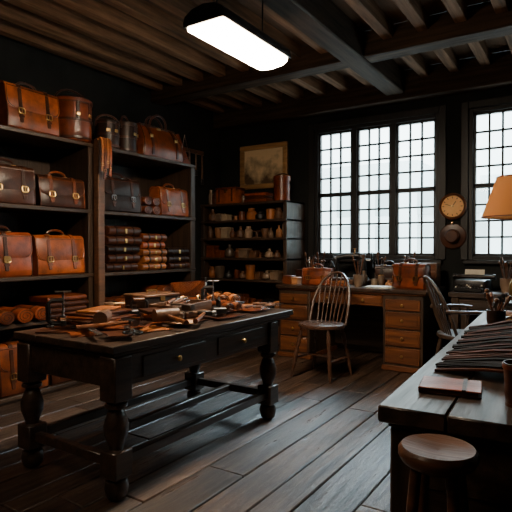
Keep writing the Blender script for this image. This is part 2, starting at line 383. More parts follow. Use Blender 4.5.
def doctor_bag(name, loc, rz, w, h, d, mat, handlemat=L_DRK):
    m = MB()
    V = []; F = []
    xs = [-.5, -.47, -.3, 0, .3, .47, .5]
    prof = [(-.46, 0), (-.5, .06), (-.52, .3), (-.45, .55), (-.27, .82), (-.10, 1), (.10, 1), (.27, .82), (.45, .55), (.52, .3), (.5, .06), (.46, 0)]
    for i, x in enumerate(xs):
        k = {.5: .82, .47: .95, .3: 1.0, 0: 1.03}[abs(x)]
        for (a, b) in prof:
            V.append((x * w * (1 - .12 * b), a * d * k, b * h * (1 if abs(x) < .4 else .985)))
    n = len(prof)
    for i in range(len(xs) - 1):
        for j in range(n): F.append([i * n + j, i * n + (j + 1) % n, (i + 1) * n + (j + 1) % n, (i + 1) * n + j])
    F.append(list(range(n))); F.append([(len(xs) - 1) * n + j for j in range(n)])
    m.add(V, F, mat)
    m.box((0, 0, h + .005), (w * .88, d * .24, .028), handlemat, .01, seg=2)
    m.box((0, -d * .14, h - .03), (.07, .02, .07), BRASS, .005)
    for x in (-.3, .3):
        m.ribbon([(x * w, -d * .53, .02), (x * w, -d * .545, h * .3), (x * w, -d * .48, h * .56), (x * w, -d * .30, h * .83), (x * w, -d * .13, h * 1.0)], .035, .01, handlemat, side=(1, 0, 0))
        m.box((x * w, -d * .44, h * .64), (.05, .02, .045), BRASS, .004)
    for sy in (-1, 1):
        hw = w * .2
        m.tube([(-hw, sy * d * .1, h - .01)] + [(hw * math.cos(a), sy * (d * .1 + .02 * math.sin(a)), h + .03 + .13 * math.sin(a)) for a in [math.pi * (1 - k / 10) for k in range(11)]] + [(hw, sy * d * .1, h - .01)], .014, handlemat, 8)
    for sx in (-1, 1):
        m.tube([(sx * (w * .5 - .01) * (1 - .12 * b), a * d * .9, b * h) for a, b in prof], .008, handlemat, 6, True)
    return m.obj(name, loc, rz)
def bucket_bag(name, loc, rz, r, h, mat, strap=True):
    m = MB()
    m.lathe([(0.001, 0), (r * .92, 0), (r * .97, .015), (r, h * .3), (r * 1.02, h * .8), (r * 1.0, h * .93), (r * 1.06, h * .93), (r * 1.06, h), (r * .98, h + .012), (.001, h + .018)], mat, 26)
    for z in (h * .08, h * .5, h * .93): m.lathe([(r * .99, z - .012), (r * 1.055, z - .012), (r * 1.055, z + .012), (r * .99, z + .012)], L_DRK, 26)
    if strap:
        m.tube([(-r * 1.05, 0, h * .8)] + [(r * 1.05 * math.cos(a), 0, h * .95 + h * .32 * math.sin(a)) for a in [math.pi * (1 - k / 10) for k in range(11)]] + [(r * 1.05, 0, h * .8)], .011, L_DRK, 7)
    for a in (-110, -70):
        x, y = r * 1.05 * math.cos(R(a)), r * 1.05 * math.sin(R(a)); m.box((x, y, h * .72), (.03, .012, h * .4), L_DRK, .003, rot=(0, 0, R(a + 90)))
        m.box((x * 1.03, y * 1.03, h * .62), (.045, .012, .035), BRASS, .003, rot=(0, 0, R(a + 90)))
    return m.obj(name, loc, rz)
def rolls(name, loc, rz, n, w, r, mats, rows=2, sq=.62):
    m = MB()
    for j in range(rows):
        for i in range(n):
            mt = random.choice(mats); rr = r * random.uniform(.88, 1.0)
            q = random.random(); x0 = (i - (n - 1) / 2) * r * 2.05
            k = 14; prof = [(x0 + rr * math.cos(2 * math.pi * t / k), (r + j * r * 2) * sq + rr * sq * math.sin(2 * math.pi * t / k)) for t in range(k)]
            MX = Matrix(((1, 0, 0, 0), (0, 0, 1, -w / 2 + random.uniform(-.01, .01)), (0, 1, 0, 0), (0, 0, 0, 1)))
            m.prism(prof, w, mt, MX, .004, q)
            sp = [(x0 + rr * (1 - t / 30) * .95 * math.cos(t * .55), -w / 2 - .008, (r + j * r * 2) * sq + rr * (1 - t / 30) * sq * .95 * math.sin(t * .55)) for t in range(26)]
            m.tube(sp, .004, L_DRK, 4)
            m.ribbon([(x0 + rr * 1.03 * math.cos(a), -w * .2, (r + j * r * 2) * sq + rr * sq * 1.05 * math.sin(a)) for a in [math.pi * 2 * t / 14 for t in range(15)]], .02, .006, L_DRK, side=(0, 1, 0))
    return m.obj(name, loc, rz)
def folded_stack(name, loc, rz, w, d, n, t, mats, straps=True):
    m = MB(); z = 0
    for i in range(n):
        tt = t * random.uniform(.85, 1.15); ww = w * random.uniform(.9, 1.0); dd = d * random.uniform(.9, 1)
        mt = random.choice(mats); jx = random.uniform(-.02, .02)
        k = 7
        prof = [(dd / 2, z + .002), (-dd / 2 + tt / 2, z + .002)] + [(-dd / 2 + tt / 2 - tt / 2 * math.sin(math.pi * q / k), z + tt / 2 - tt / 2 * math.cos(math.pi * q / k)) for q in range(1, k)] + [(-dd / 2 + tt / 2, z + tt), (dd / 2, z + tt)]
        MX = Matrix(((0, 0, 1, -ww / 2 + jx), (1, 0, 0, 0), (0, 1, 0, 0), (0, 0, 0, 1)))
        m.prism(prof, ww, mt, MX, .006)
        if straps:
            for sx in (-.25, .25): m.ribbon([(sx * w + jx, a * 1.02, b) for a, b in prof[1:-1]], .022, .006, L_BLK, side=(1, 0, 0)); 
            m.box((jx, -dd / 2 - .004, z + tt / 2), (.03, .01, tt * .5), BRASS, .003)
        z += tt
    return m.obj(name, loc, rz)
E = R(90); XB = -4.635
# top row
bag_satchel('leather_briefcase', (XB, 2.99, 2.57), E + .05, .58, .41, .28, L_ORG, L_DRK, .55, 2)
bag_satchel('leather_briefcase', (XB, 2.25, 2.57), E, .52, .36, .24, L_BRN, L_DRK, .6, 2)
bag_satchel('leather_briefcase', (XB, 1.75, 2.57), E, .42, .40, .22, L_DRK, L_BLK, .6, 2)
bucket_bag('leather_bucket_bag', (-4.65, 3.53, 2.57), E, .20, .44, L_RED)
bucket_bag('leather_drawstring_pouch', (-4.58, 3.95, 2.57), E - .3, .13, .30, L_BLK)
bucket_bag('leather_drawstring_pouch', (-4.62, 4.25, 2.57), E + .5, .135, .34, L_BLK)
doctor_bag('leather_doctor_bag', (XB, 4.78, 2.57), E, .72, .39, .32, L_BRN)
m = MB(); m.prism([(-.12, 0), (.14, 0), (.10, .10), (-.04, .42), (-.10, .40)], .03, L_RED, Matrix.Rotation(R(82), 4, 'X') @ Matrix.Translation((0, 0, 0)), .006)
m.tube([(-.1, -.035, .03), (-.06, -.09, .38), (.1, -.04, .12), (-.1, -.035, .03)], .006, L_DRK, 6)
m.obj('leather_hide_panel', (-4.62, 5.27, 2.57), E)
# second row
bag_satchel('leather_satchel', (XB, 2.76, 1.86), E, .50, .35, .24, L_DRK, L_DRK, .62, 2)
bag_satchel('leather_satchel', (XB, 3.33, 1.86), E - .04, .52, .30, .24, L_DRK, L_BRN, .6, 2)
bag_satchel('leather_satchel', (XB, 2.15, 1.86), E, .55, .34, .22, L_BRN, L_DRK, .6, 2)
bag_satchel('leather_briefcase', (XB, 4.12, 1.86), E, .56, .38, .26, L_BLK, L_DRK, .5, 2, metal=STEEL)
rolls('leather_pouch_roll', (XB, 4.57, 1.86), E, 2, .30, .068, [L_BRN, L_TAN], 2, .8)
bag_satchel('leather_briefcase', (XB, 5.01, 1.86), E, .52, .35, .26, L_ORG, L_BRN, .6, 2)
# third row
bag_satchel('leather_satchel', (XB, 2.70, 1.177), E, .54, .40, .26, L_RED, L_DRK, .55, 1, metal=BRASS)
bag_satchel('leather_satchel', (XB, 3.30, 1.177), E, .56, .38, .26, L_ORG, L_BRN, .62, 2)
bag_satchel('leather_satchel', (XB, 2.08, 1.177), E, .50, .36, .24, L_TAN, L_BRN, .6, 2)
folded_stack('folded_leather_stack', (XB, 4.10, 1.177), E, .52, .34, 5, .104, [L_BLK, L_DRK])
folded_stack('folded_leather_stack', (XB, 4.60, 1.177), E, .42, .34, 5, .088, [L_BRN, L_TAN, L_RED])
folded_stack('folded_leather_stack', (XB, 5.06, 1.177), E, .42, .34, 3, .095, [L_DRK, L_BRN, L_BLK])
# fourth row
rolls('rolled_leather_hides', (XB, 2.75, .74), E, 4, .40, .09, [L_BRN, L_RED, L_DRK], 1, .8)
folded_stack('folded_leather_stack', (XB, 3.35, .74), E, .5, .36, 4, .055, [L_BRN, L_BRN, L_DRK], False)
rolls('rolled_leather_hides', (XB, 4.15, .74), E, 4, .40, .085, [L_BRN, L_TAN, L_DRK], 1, .8)
rolls('rolled_leather_hides', (XB, 4.95, .74), E, 3, .40, .085, [L_DRK, L_BRN], 2, .7)
folded_stack('folded_leather_stack', (XB, 2.0, .74), E, .5, .36, 4, .06, [L_TAN, L_BRN, L_DRK], False)
# bottom row
bag_satchel('leather_satchel', (XB, 2.88, .065), E, .50, .46, .28, L_BRN, L_DRK, .5, 2)
doctor_bag('leather_doctor_bag', (XB, 2.15, .065), E, .58, .36, .28, L_DRK)
bag_satchel('leather_satchel', (XB, 3.38, .065), E, .42, .36, .26, L_DRK, L_DRK, .6, 2)
bag_satchel('leather_satchel', (XB, 4.10, .065), E, .52, .40, .26, L_DRK, L_DRK, .6, 2)
doctor_bag('leather_doctor_bag', (XB, 4.85, .065), E, .60, .36, .28, L_BRN)
m = MB()
for i, (mt, l) in enumerate(((L_TAN, .34), (L_BRN, .42), (L_TAN, .30), (L_ORG, .38))):
    y = -.055 + i * .036
    m.ribbon([(.02 - .03, y, 0), (.03, y, .02), (.05, y, -.01), (.055, y + .004, -l * .5), (.05, y - .004, -l)], .03, .008, mt, side=(0, 1, 0))
    m.tube([(.056, y - .014, -l * .75), (.056, y + .014, -l * .75), (.056, y + .014, -l * .82), (.056, y - .014, -l * .82)], .004, BRASS, 5, True)
m.cyl((-.03, 0, .01), (.07, 0, .01), .008, BRASS)
m.obj('hanging_leather_belts', (-4.37, 3.71, 2.60))

# ------------------------------------------------------------------ back shelving
BZ = [.08, .55, .98, 1.30, 1.60, 1.87, 2.13]
m = MB()
bx0, bx1, by0, by1 = -5.16, -3.60, 6.32, 6.86
for xx in (bx0 + .03, bx1 - .03): m.bb(xx - .03, xx + .03, by0, by1, 0, 2.13, W_BLKZ, .005)
for z in BZ: m.bb(bx0, bx1, by0 - .015, by1, z - .035, z, W_BLKX, .005)
m.bb(bx0, bx1, by1, by1 + .015, 0, 2.1, W_BLKX)
m.obj('wooden_bookcase')
def jar(m, x, y, z, r, h, mat, kind=0):
    M = Matrix.Translation((x, y, z))
    if kind == 0: P = [(.001, 0), (r * .8, 0), (r, h * .15), (r, h * .65), (r * .6, h * .82), (r * .62, h * .85), (r * .62, h), (r * .5, h), (.001, h * .98)]
    elif kind == 1: P = [(.001, 0), (r, 0), (r, h * .8), (r * 1.06, h * .8), (r * 1.06, h), (.001, h)]
    elif kind == 2: P = [(.001, 0), (r * .7, 0), (r * .98, h * .5), (r, h), (r * .9, h), (r * .85, h * .6), (.001, h * .5)]
    elif kind == 4: P = [(.001, 0), (r * .6, 0), (r * .95, h * .12), (r, h * .35), (r * .8, h * .62), (r * .35, h * .74), (r * .30, h * .92), (r * .42, h * .94), (r * .42, h), (.001, h)]
    else: P = [(.001, 0), (r, 0), (r, h * .08), (r * .35, h * .14), (r * .35, h * .86), (r, h * .92), (r, h), (.001, h)]
    m.lathe(P, mat, 16, M)
def smalls(name, x0, x1, y, z, hmax, mats, dens=1.0, yj=.06, kinds=(0, 1, 2, 3, 'b', 'B'), rmax=.06):
    m = MB(); x = x0; cx = (x0 + x1) / 2
    while x < x1 - .03:
        k = random.choice(kinds); mt = random.choice(mats); h = hmax * random.uniform(.5, 1)
        if k == 'b':
            w = random.uniform(.08, .16); w = min(w, x1 - x)
            m.box((x + w / 2 - cx, random.uniform(-yj, yj), h * .35), (w * .95, .14, h * .7), mt, .006)
            m.box((x + w / 2 - cx, 0, h * .7 + .008), (w, .15, .016), mt, .004)
        elif k == 'B':
            w = 0
            for _ in range(random.randint(2, 5)):
                t = random.uniform(.018, .035)
                if x + w + t > x1: break
                hh = h * random.uniform(.75, .9)
                m.box((x + w + t / 2 - cx, 0, hh / 2), (t * .92, .16, hh), random.choice(mats), .004); 
                w += t
            w = max(w, .02)
        else:
            r = random.uniform(.035, rmax); r = min(r, (x1 - x) / 2); w = 2 * r + .004
            jar(m, x + r - cx, random.uniform(-yj, yj), 0, r, h * (.9 if k != 3 else .5), mt, k)
        x += w + random.uniform(0, .02) / dens
    return m.obj(name, (cx, y, z))
WM = [CERAM, MIXED, L_BRN, CREAM, W_BRN, L_TAN, CERAM, MIXED, IRON, W_HON]
names = ['workshop_boxes', 'boxed_supplies', 'thread_spools', 'dye_jars', 'tool_tins', 'polish_jars']
KJ = (0, 1, 2, 4, 0, 2, 3, 4, 'b')
for i, z in enumerate(BZ[:-1]):
    hm = min(BZ[i + 1] - z - .045, .26)
    smalls(names[i], bx0 + .07, bx1 - .07, by0 + .12, z, hm, WM, kinds=KJ if i > 1 else ('b', 1, 'b', 2), rmax=.085, yj=.03, dens=.7)
# top of bookcase
m = MB()
m.box((0, 0, .11), (.38, .24, .22), L_ORG, .012, seg=2); m.box((0, 0, .235), (.40, .26, .03), L_BRN, .01)
for sx in (-.12, .12): m.box((sx, -.125, .13), (.03, .01, .2), L_DRK, .003)
m.box((0, -.13, .2), (.05, .012, .05), BRASS, .003); m.obj('leather_trunk_box', (-4.70, 6.47, 2.13))
m = MB(); jar(m, 0, 0, 0, .12, .36, L_RED, 1); m.tube([(.12 * math.cos(a), .0, .34 + .06 * math.sin(a)) for a in [math.pi * k / 8 for k in range(9)]], .01, L_DRK); m.obj('leather_cylinder_case', (-3.76, 6.46, 2.13))
smalls('stoneware_bottles', -5.14, -4.93, 6.5, 2.13, .50, [CERAM, IRON, L_DRK], kinds=(0, 2))
smalls('polish_tins', -4.46, -4.38, 6.44, 2.13, .20, [CERAM, MIXED], kinds=(1,), yj=.01)
m = MB()
for i, (t, w) in enumerate(((.05, .40), (.045, .36), (.04, .38))): m.box((0, 0, .025 + i * .045), (w, .22, .04), [L_BRN, L_DRK, L_RED][i], .006, rot=(0, 0, random.uniform(-.1, .1)))
m.obj('stacked_ledgers', (-4.16, 6.46, 2.13))
m = MB()
fw, fh = .88, .70
m.box((0, .01, 0), (fw - .1, .02, fh - .1), PAINT)
for a, b, c, d in ((0, fh / 2 - .04, fw, .08), (0, -fh / 2 + .04, fw, .08)): m.box((a, 0, b), (c, .05, d), W_GILT, .012, seg=2)
for a in (-1, 1): m.box((a * (fw / 2 - .04), 0, 0), (.08, .05, fh - .16), W_GILT, .012, seg=2)
m.obj('framed_painting', (-4.34, 6.87, 2.74))
m = MB(); m.box((.02, 0, 0), (.03, .9, .06), W_BRN, .005)
for i in range(6):
    y = -.38 + i * .15; l = random.uniform(.25, .42)
    m.cyl((.03, y, -.02), (.08, y, -.02), .008, IRON); m.cyl((.06, y, -.02), (.06, y, -l), .013, W_BRN, .018)
    m.box((.06, y, -l - .04), (.03, .07, .09), IRON, .008)
m.obj('hanging_tool_rack', (XL + .005, 5.95, 2.95))

# ------------------------------------------------------------------ work table
TZ = .90
def turned_leg(m, x, y, H, s=.12, mat=W_TBL):
    m.bb(x - s / 2, x + s / 2, y - s / 2, y + s / 2, H - .26, H, mat, .008)
    r = s / 2
    P = [(r * .55, H - .26), (r * .95, H - .275), (r * .95, H - .295), (r * .6, H - .31), (r * .75, H - .33), (r * 1.08, H - .40), (r * 1.05, H - .45), (r * .62, H - .53), (r * .58, H - .545), (r * .9, H - .56), (r * .9, H - .58), (r * .6, .295), (r * .6, .285)]
    m.lathe([(a, b) for a, b in P], mat, 22, Matrix.Translation((x, y, 0)))
    m.bb(x - s / 2, x + s / 2, y - s / 2, y + s / 2, .13, .29, mat, .008)
    m.lathe([(r * .5, .13), (r * .95, .11), (r * 1.05, .07), (r * .9, .02), (r * .6, 0), (.001, 0)], mat, 20, Matrix.Translation((x, y, 0)))
m = MB()
hx, hy = .48, 1.03
for i in range(4):
    w = 2 * hx / 4; m.bb(-hx + i * w + .001, -hx + (i + 1) * w - .001, -hy, hy, TZ - .045, TZ, W_TBL, .004)
m.bb(-hx + .02, hx - .02, -hy + .02, hy - .02, TZ - .07, TZ - .045, W_TBL, .006)
lx, lya, lyb = .405, -.945, .72
ym, yl = (lya + lyb) / 2, lyb - lya
for sx in (-1, 1):
    for y in (lya, lyb): turned_leg(m, sx * lx, y, TZ - .07, .135)
for sx in (-1, 1):
    m.box((sx * (lx + .03), ym, TZ - .16), (.03, yl - .12, .18), W_TBL, .004)
    for sy in (-1, 1):
        m.box((sx * (lx + .048), ym + sy * .37, TZ - .16), (.012, .60, .13), W_TBL, .005)
        m.lathe([(.001, 0), (.008, 0), (.008, .012), (.02, .02), (.017, .032), (.001, .036)], BRASS, 12, Matrix.Translation((sx * (lx + .054), ym + sy * .37, TZ - .16)) @ Matrix.Rotation(R(90 * sx), 4, 'Y'))
    m.box((sx * lx, ym, .21), (.05, yl - .12, .06), W_TBL, .006)
for y, sy in ((lya, -1), (lyb, 1)):
    m.box((0, y + sy * .03, TZ - .16), (2 * lx - .12, .03, .18), W_TBL, .004)
    m.box((0, y, .21), (2 * lx - .12, .05, .06), W_TBL, .006)
m.box((0, ym, .21), (.05, yl - .05, .055), W_TBL, .006)
TX, TY = -2.69, 2.97
m.obj('wooden_work_table', (TX, TY, 0))
# --- clutter on the table
m = MB(); z = .001
pcs = [(.0, -.78, .18, L_BRN), (-.26, -.80, .17, L_DRK), (.22, -.5, .15, L_TAN), (-.15, -.45, .22, L_DRK), (.15, -.1, .18, L_DRK), (-.25, -.1, .2, L_BRN), (.25, .25, .16, L_DRK), (0, .45, .2, L_BRN), (-.22, .6, .18, L_DRK), (.22, .72, .16, L_BRN), (.05, .88, .10, L_TAN), (-.3, .3, .14, L_RED), (.1, -.6, .14, L_BRN), (.3, -.82, .11, L_DRK), (.30, -.25, .10, L_PALE), (-.1, .15, .13, L_BRN)]
for (x, y, r, mt) in pcs:
    P = [(random.uniform(.75, 1) * r * sx, random.uniform(.6, 1) * r * sy) for sx, sy in ((-1, -1), (-.2, -1.1), (1, -1), (1.1, .1), (1, 1), (.1, .9), (-1, 1), (-.9, 0))]
    m.prism(P, .006, mt, Matrix.Translation((x, y, z)) @ Matrix.Rotation(random.uniform(0, 6), 4, 'Z'), .001); z += .0020
m.obj('leather_cutting_pieces', (TX, TY, TZ))
ZT = TZ + .038
m = MB()
for i in range(20):
    x, y = random.uniform(-.38, .30), random.uniform(-.9, .8); a = random.uniform(-1.0, 1.0) + 1.57; l = random.uniform(.25, .5)
    pts = []
    for k in range(7):
        t = k / 6 - .5; pts.append((max(-.44, min(.45, x + math.cos(a) * t * l + .03 * math.sin(t * 6 + i))), max(-1, min(1, y + math.sin(a) * t * l)), .004 + i * .0012 + .008 * abs(math.sin(t * 5 + i))))
    m.ribbon(pts, random.uniform(.018, .035), .005, random.choice([L_TAN, L_BRN, L_DRK, L_PALE, L_BRN, L_BLK, L_DRK]))
m.obj('leather_straps', (TX, TY, ZT - .003))
ZT = TZ + .040
m = MB()
for i, (w, l, mt) in enumerate(((.40, .50, L_BRN), (.34, .44, L_DRK), (.30, .46, L_BRN), (.26, .40, L_DRK), (.16, .34, L_TAN))):
    m.box((random.uniform(-.02, .02), random.uniform(-.02, .02), .009 + i * .017), (w, l, .015), mt, .004, rot=(0, 0, random.uniform(-.25, .25)))
m.obj('leather_panel_stack', (-2.90, 2.40, ZT), .2)
m = MB()
m.bb(-.13, .13, -.24, .24, 0, .015, W_BRN, .003)
for sx in (-1, 1): m.bb(sx * .13 - .008, sx * .13 + .008, -.24, .24, 0, .085, W_BRN, .003); m.bb(-.13, .13, sx * .235 - .008, sx * .235 + .008, 0, .085, W_BRN, .003)
for i in range(11):
    x = -.1 + i * .02; y = random.uniform(-.06, .06); zz = .03 + random.uniform(0, .06)
    m.cyl((x, y - .12, zz), (x + random.uniform(-.02, .02), y, zz + .015), .010, random.choice([W_HON, W_BRN]), .013, 8); m.cyl((x, y, zz + .015), (x, y + .1, zz + .02), .004, STEEL, .002, 6)
m.obj('wooden_tool_tray', (-2.68, 3.04, ZT), .15)
m = MB()
m.box((0, 0, .06), (.26, .34, .12), W_BLK, .006); m.box((0, 0, .132), (.28, .36, .022), W_BRN, .006)
m.box((.133, 0, .115), (.012, .05, .05), BRASS, .003); m.tube([(-.0, -.05, .145), (0, -.05, .165), (0, .05, .165), (0, .05, .145)], .007, BRASS, 6)
m.obj('wooden_tool_chest', (-2.98, 3.02, ZT), -.1)
bag_satchel('leather_document_case', (-2.96, 3.42, ZT), E - .3, .32, .10, .20, L_BRN, L_BLK, .4, 2)
rolls('rolled_leather_bundle', (-2.86, 3.78, ZT), .9, 3, .30, .050, [L_BRN, L_DRK, L_TAN], 1, .9)
rolls('rolled_leather_bundle', (-2.52, 3.40, ZT), 1.2, 2, .26, .040, [L_DRK, L_BRN], 1, .9)
def hammer(name, loc, rz, L_=.28, mallet=False, k=1.25):
    m = MB(); m.push(Matrix.Scale(k, 4))
    zc = .038 if mallet else .02
    m.tube([(0, -L_, zc * .6), (0, -L_ * .6, zc * .75), (0, 0, zc)], .012, W_HON, 8, rr=[.014, .011, .009])
    if mallet: m.cyl((-.07, 0, zc), (.07, 0, zc), .037, W_BRN, seg=18)
    else:
        m.box((0, 0, .02), (.10, .026, .026), IRON, .005); m.cyl((.05, 0, .02), (.07, 0, .02), .018, STEEL, seg=14); m.box((-.065, 0, .02), (.04, .026, .012), IRON, .003)
    m.pop(); return m.obj(name, loc, rz)
hammer('wooden_mallet', (-2.45, 2.62, ZT), 1.2, .24, True)
hammer('cobbler_hammer', (-2.40, 2.98, ZT), .5)
hammer('cobbler_hammer', (-2.62, 3.66, ZT), -1.9)
hammer('cobbler_hammer', (-2.52, 2.36, ZT), -.4)
hammer('wooden_mallet', (-2.72, 2.30, ZT), -.9, .22, True)
def iron_(name, loc, rz):
    m = MB()
    m.prism([(-.05, -.10), (.05, -.10), (.055, 0), (.035, .07), (0, .12), (-.035, .07), (-.055, 0)], .05, IRON, Matrix.Identity(4), .006)
    m.tube([(0, -.07, .05), (0, -.07, .10), (0, -.05, .12), (0, .03, .12), (0, .05, .10), (0, .05, .05)], .010, IRON, 8); m.cyl((0, -.05, .12), (0, .03, .12), .017, W_HON)
    return m.obj(name, loc, rz)
iron_('pressing_iron', (-2.44, 3.20, ZT), .8)
iron_('pressing_iron', (-2.82, 2.74, ZT + .001), -.6)
m = MB()
for s_ in (-1, 1):
    m.tube([(s_ * .03 + .025 * math.cos(a), -.12 + .04 * math.sin(a), .008) for a in [2 * math.pi * k / 12 for k in range(12)]], .006, IRON, 6, True)
    m.prism([(s_ * .012, -.085), (s_ * .026, -.08), (-s_ * .004, .0), (-s_ * .022, .15), (-s_ * .02, .0)], .005, STEEL, Matrix.Translation((0, 0, .004 + (s_ + 1) * .003)))
m.cyl((0, -.02, .0), (0, -.02, .016), .008, BRASS); m.obj('leather_shears', (-2.37, 2.22, ZT), .9)
m = MB(); m.box((0, 0, .003), (.04, .5, .006), STEEL, .001); m.obj('steel_ruler', (-2.62, 2.12, ZT), 1.1)
m = MB()
for i in range(10):
    M_ = Matrix.Translation((random.uniform(-.1, .1), random.uniform(-.22, .22), 0)) @ Matrix.Rotation(random.uniform(-1, 1), 4, 'Z'); m.push(M_)
    m.tube([(0, -.05, .013), (0, -.02, .013), (0, .03, .013), (0, .05, .013)], .01, random.choice([W_HON, W_BRN]), 8, rr=[.006, .013, .009, .006]); m.cyl((0, .05, .013), (0, .13, .008), .004, STEEL, .001, 6); m.pop()
m.obj('stitching_awls', (-2.40, 3.70, ZT - .002), .2)
m = MB(); jar(m, 0, 0, 0, .05, .085, THREAD, 3); jar(m, .11, .03, 0, .04, .07, L_BLK, 1); jar(m, .03, -.12, 0, .035, .10, CERAM, 1); m.obj('thread_reels', (-3.06, 2.74, ZT))
m = MB()
for i in range(3): m.box((0, 0, .012 + i * .024), (.16 - .01 * i, .22, .022), [L_BLK, L_BRN, L_DRK][i], .004, rot=(0, 0, .15 * i)); 
m.obj('leather_notebooks', (-2.62, 2.66, ZT), .8)
m = MB()
for (x, y, a, l, h, w) in ((0, 0, .2, .30, .05, .06), (.09, .06, -.5, .22, .04, .05), (.0, .02, 1.2, .20, .045, .05)):
    zb = .0 if (x or l == .30) else .052
    m.box((x, y, zb + h / 2), (w, l, h), random.choice([W_BRN, W_TBL, W_BLK]), .005, rot=(0, 0, a))
m.obj('wooden_blocks', (-2.52, 2.86, ZT), .4)
def cclamp(name, loc, rz):
    m = MB(); m.tube([(-.02, 0, .02), (-.09, 0, .02), (-.11, 0, .04), (-.11, 0, .15), (-.09, 0, .17), (-.02, 0, .17)], .016, IRON, 8)
    m.cyl((-.02, 0, 0), (-.02, 0, .035), .020, IRON); m.cyl((-.02, 0, .06), (-.02, 0, .23), .008, STEEL); m.cyl((-.02, 0, .055), (-.02, 0, .07), .018, STEEL); m.cyl((-.07, 0, .225), (.03, 0, .225), .006, STEEL)
    m.box((-.1, 0, .006), (.05, .06, .012), IRON, .003)
    return m.obj(name, loc, rz)
cclamp('c_clamp', (-2.70, 3.50, ZT), .6); cclamp('c_clamp', (-3.08, 3.84, ZT), 2.2); cclamp('c_clamp', (-2.86, 2.12, ZT), 1.0)

# ------------------------------------------------------------------ pedestal desk
DZ = .96
m = MB(); X0, X1, Y0, Y1 = -1.00, 1.00, -.46, .46
m.bb(X0, X1, Y0, Y1, DZ - .045, DZ, W_TBL, .008)
m.bb(X0 + .02, X1 - .02, Y0 + .02, Y1 - .02, DZ - .065, DZ - .045, W_HON, .006)
def knob(m, x, y, z):
    m.lathe([(.001, 0), (.008, 0), (.007, .01), (.018, .018), (.016, .03), (.001, .034)], BRASS, 12, Matrix.Translation((x, y, z)) @ Matrix.Rotation(R(90), 4, 'X'))
def drawer(m, x0, x1, z0, z1, y):
    m.bb(x0, x1, y - .018, y, z0, z1, W_HON, .006); m.bb(x0 + .025, x1 - .025, y - .024, y - .016, z0 + .025, z1 - .025, W_HON, .005)
    if x1 - x0 > .5:
        knob(m, x0 + (x1 - x0) * .25, y - .02, (z0 + z1) / 2); knob(m, x0 + (x1 - x0) * .75, y - .02, (z0 + z1) / 2)
    else: knob(m, (x0 + x1) / 2, y - .02, (z0 + z1) / 2)
yf = Y0 + .04
for a, b in ((X0 + .04, X0 + .50), (X1 - .52, X1 - .05)):
    m.bb(a, b, yf, Y1 - .04, .05, DZ - .065, W_BLKZ, .005)
    m.bb(a - .015, b + .015, yf - .015, Y1 - .03, 0, .06, W_HON, .006)
    z = .09
    for k in range(4): 
        h = (DZ - .065 - .24 - .03) / 3 if k < 3 else .15
        drawer(m, a + .03, b - .03, z, z + h - .02, yf); z += h
m.bb(X0 + .50, X1 - .52, yf + .02, Y1 - .04, DZ - .22, DZ - .065, W_HONZ)
xm = (X0 + .5 + X1 - .52) / 2
drawer(m, X0 + .52, xm - .01, DZ - .21, DZ - .08, yf + .02); drawer(m, xm + .01, X1 - .54, DZ - .21, DZ - .08, yf + .02)
m.bb(X0 + .5, X1 - .52, Y1 - .08, Y1 - .06, .1, DZ - .22, W_BLKX)
DX, DY = -2.54, 6.36
m.obj('pedestal_desk', (DX, DY, 0))
bag_satchel('leather_case', (-1.80, 6.20, DZ), -.25, .42, .28, .18, L_RED, L_DRK, .55, 2)
bag_satchel('leather_case', (-3.02, 6.14, DZ), .1, .40, .20, .18, L_RED, L_BRN, .6, 2)
bag_satchel('leather_case', (-2.20, 6.57, DZ), .2, .34, .24, .16, L_DRK, L_BLK, .6, 2)
def sewing_machine(name, loc, rz, s=1.0):
    m = MB(); m.push(Matrix.Scale(s, 4))
    m.box((0, 0, .025), (.42, .20, .05), W_BRN, .01); m.box((0, 0, .055), (.38, .16, .014), IRON, .005)
    m.box((.13, 0, .16), (.08, .08, .22), IRON, .02, seg=2, taper=.8)
    m.tube([(.15, 0, .26), (.08, 0, .285), (-.05, 0, .28), (-.13, 0, .26)], .03, IRON, 10, rr=[.042, .036, .03, .036])
    m.box((-.14, 0, .2), (.055, .06, .15), IRON, .015, seg=2); m.cyl((-.14, 0, .06), (-.14, 0, .14), .006, STEEL); m.box((-.14, 0, .066), (.03, .05, .006), STEEL)
    m.tube([(.22, .075 * math.cos(a), .24 + .075 * math.sin(a)) for a in [2 * math.pi * k / 20 for k in range(20)]], .011, IRON, 8, True)
    for k in range(3):
        a = k * 1.047; m.cyl((.22, -.07 * math.cos(a), .24 - .07 * math.sin(a)), (.22, .07 * math.cos(a), .24 + .07 * math.sin(a)), .006, IRON)
    m.cyl((.15, 0, .24), (.235, 0, .24), .014, STEEL); m.cyl((.05, 0, .3), (.05, 0, .36), .005, STEEL); jar(m, .05, 0, .31, .018, .05, THREAD, 3)
    m.pop(); return m.obj(name, loc, rz)
sewing_machine('sewing_machine', (-2.74, 6.54, DZ), .3, 1.35)
def tool_pot(name, loc, n=8, r=.055, h=.13, tl=.26, mat=CERAM):
    m = MB(); jar(m, 0, 0, 0, r, h, mat, 2)
    for i in range(n):
        a = 6.28 * i / n; q = r * .45; t = tl * random.uniform(.75, 1.05); e = .6 * r
        p0 = Vector((q * math.cos(a) * .3, q * math.sin(a) * .3, h * .55)); p1 = Vector(((q + e) * math.cos(a), (q + e) * math.sin(a), t))
        m.cyl(p0, p1, .006, STEEL if i % 2 else W_HON, .006, 6)
        d = (p1 - p0).normalized(); k = i % 3
        if k == 0: m.tube([p1 - d * .02, p1 + d * .02, p1 + d * .05], .01, random.choice([W_HON, W_BRN]), 8, rr=[.008, .015, .009])
        elif k == 1: m.sph(p1, .016, W_BRN)
        else: m.box(p1, (.024, .007, .055), IRON, .002)
    return m.obj(name, loc)
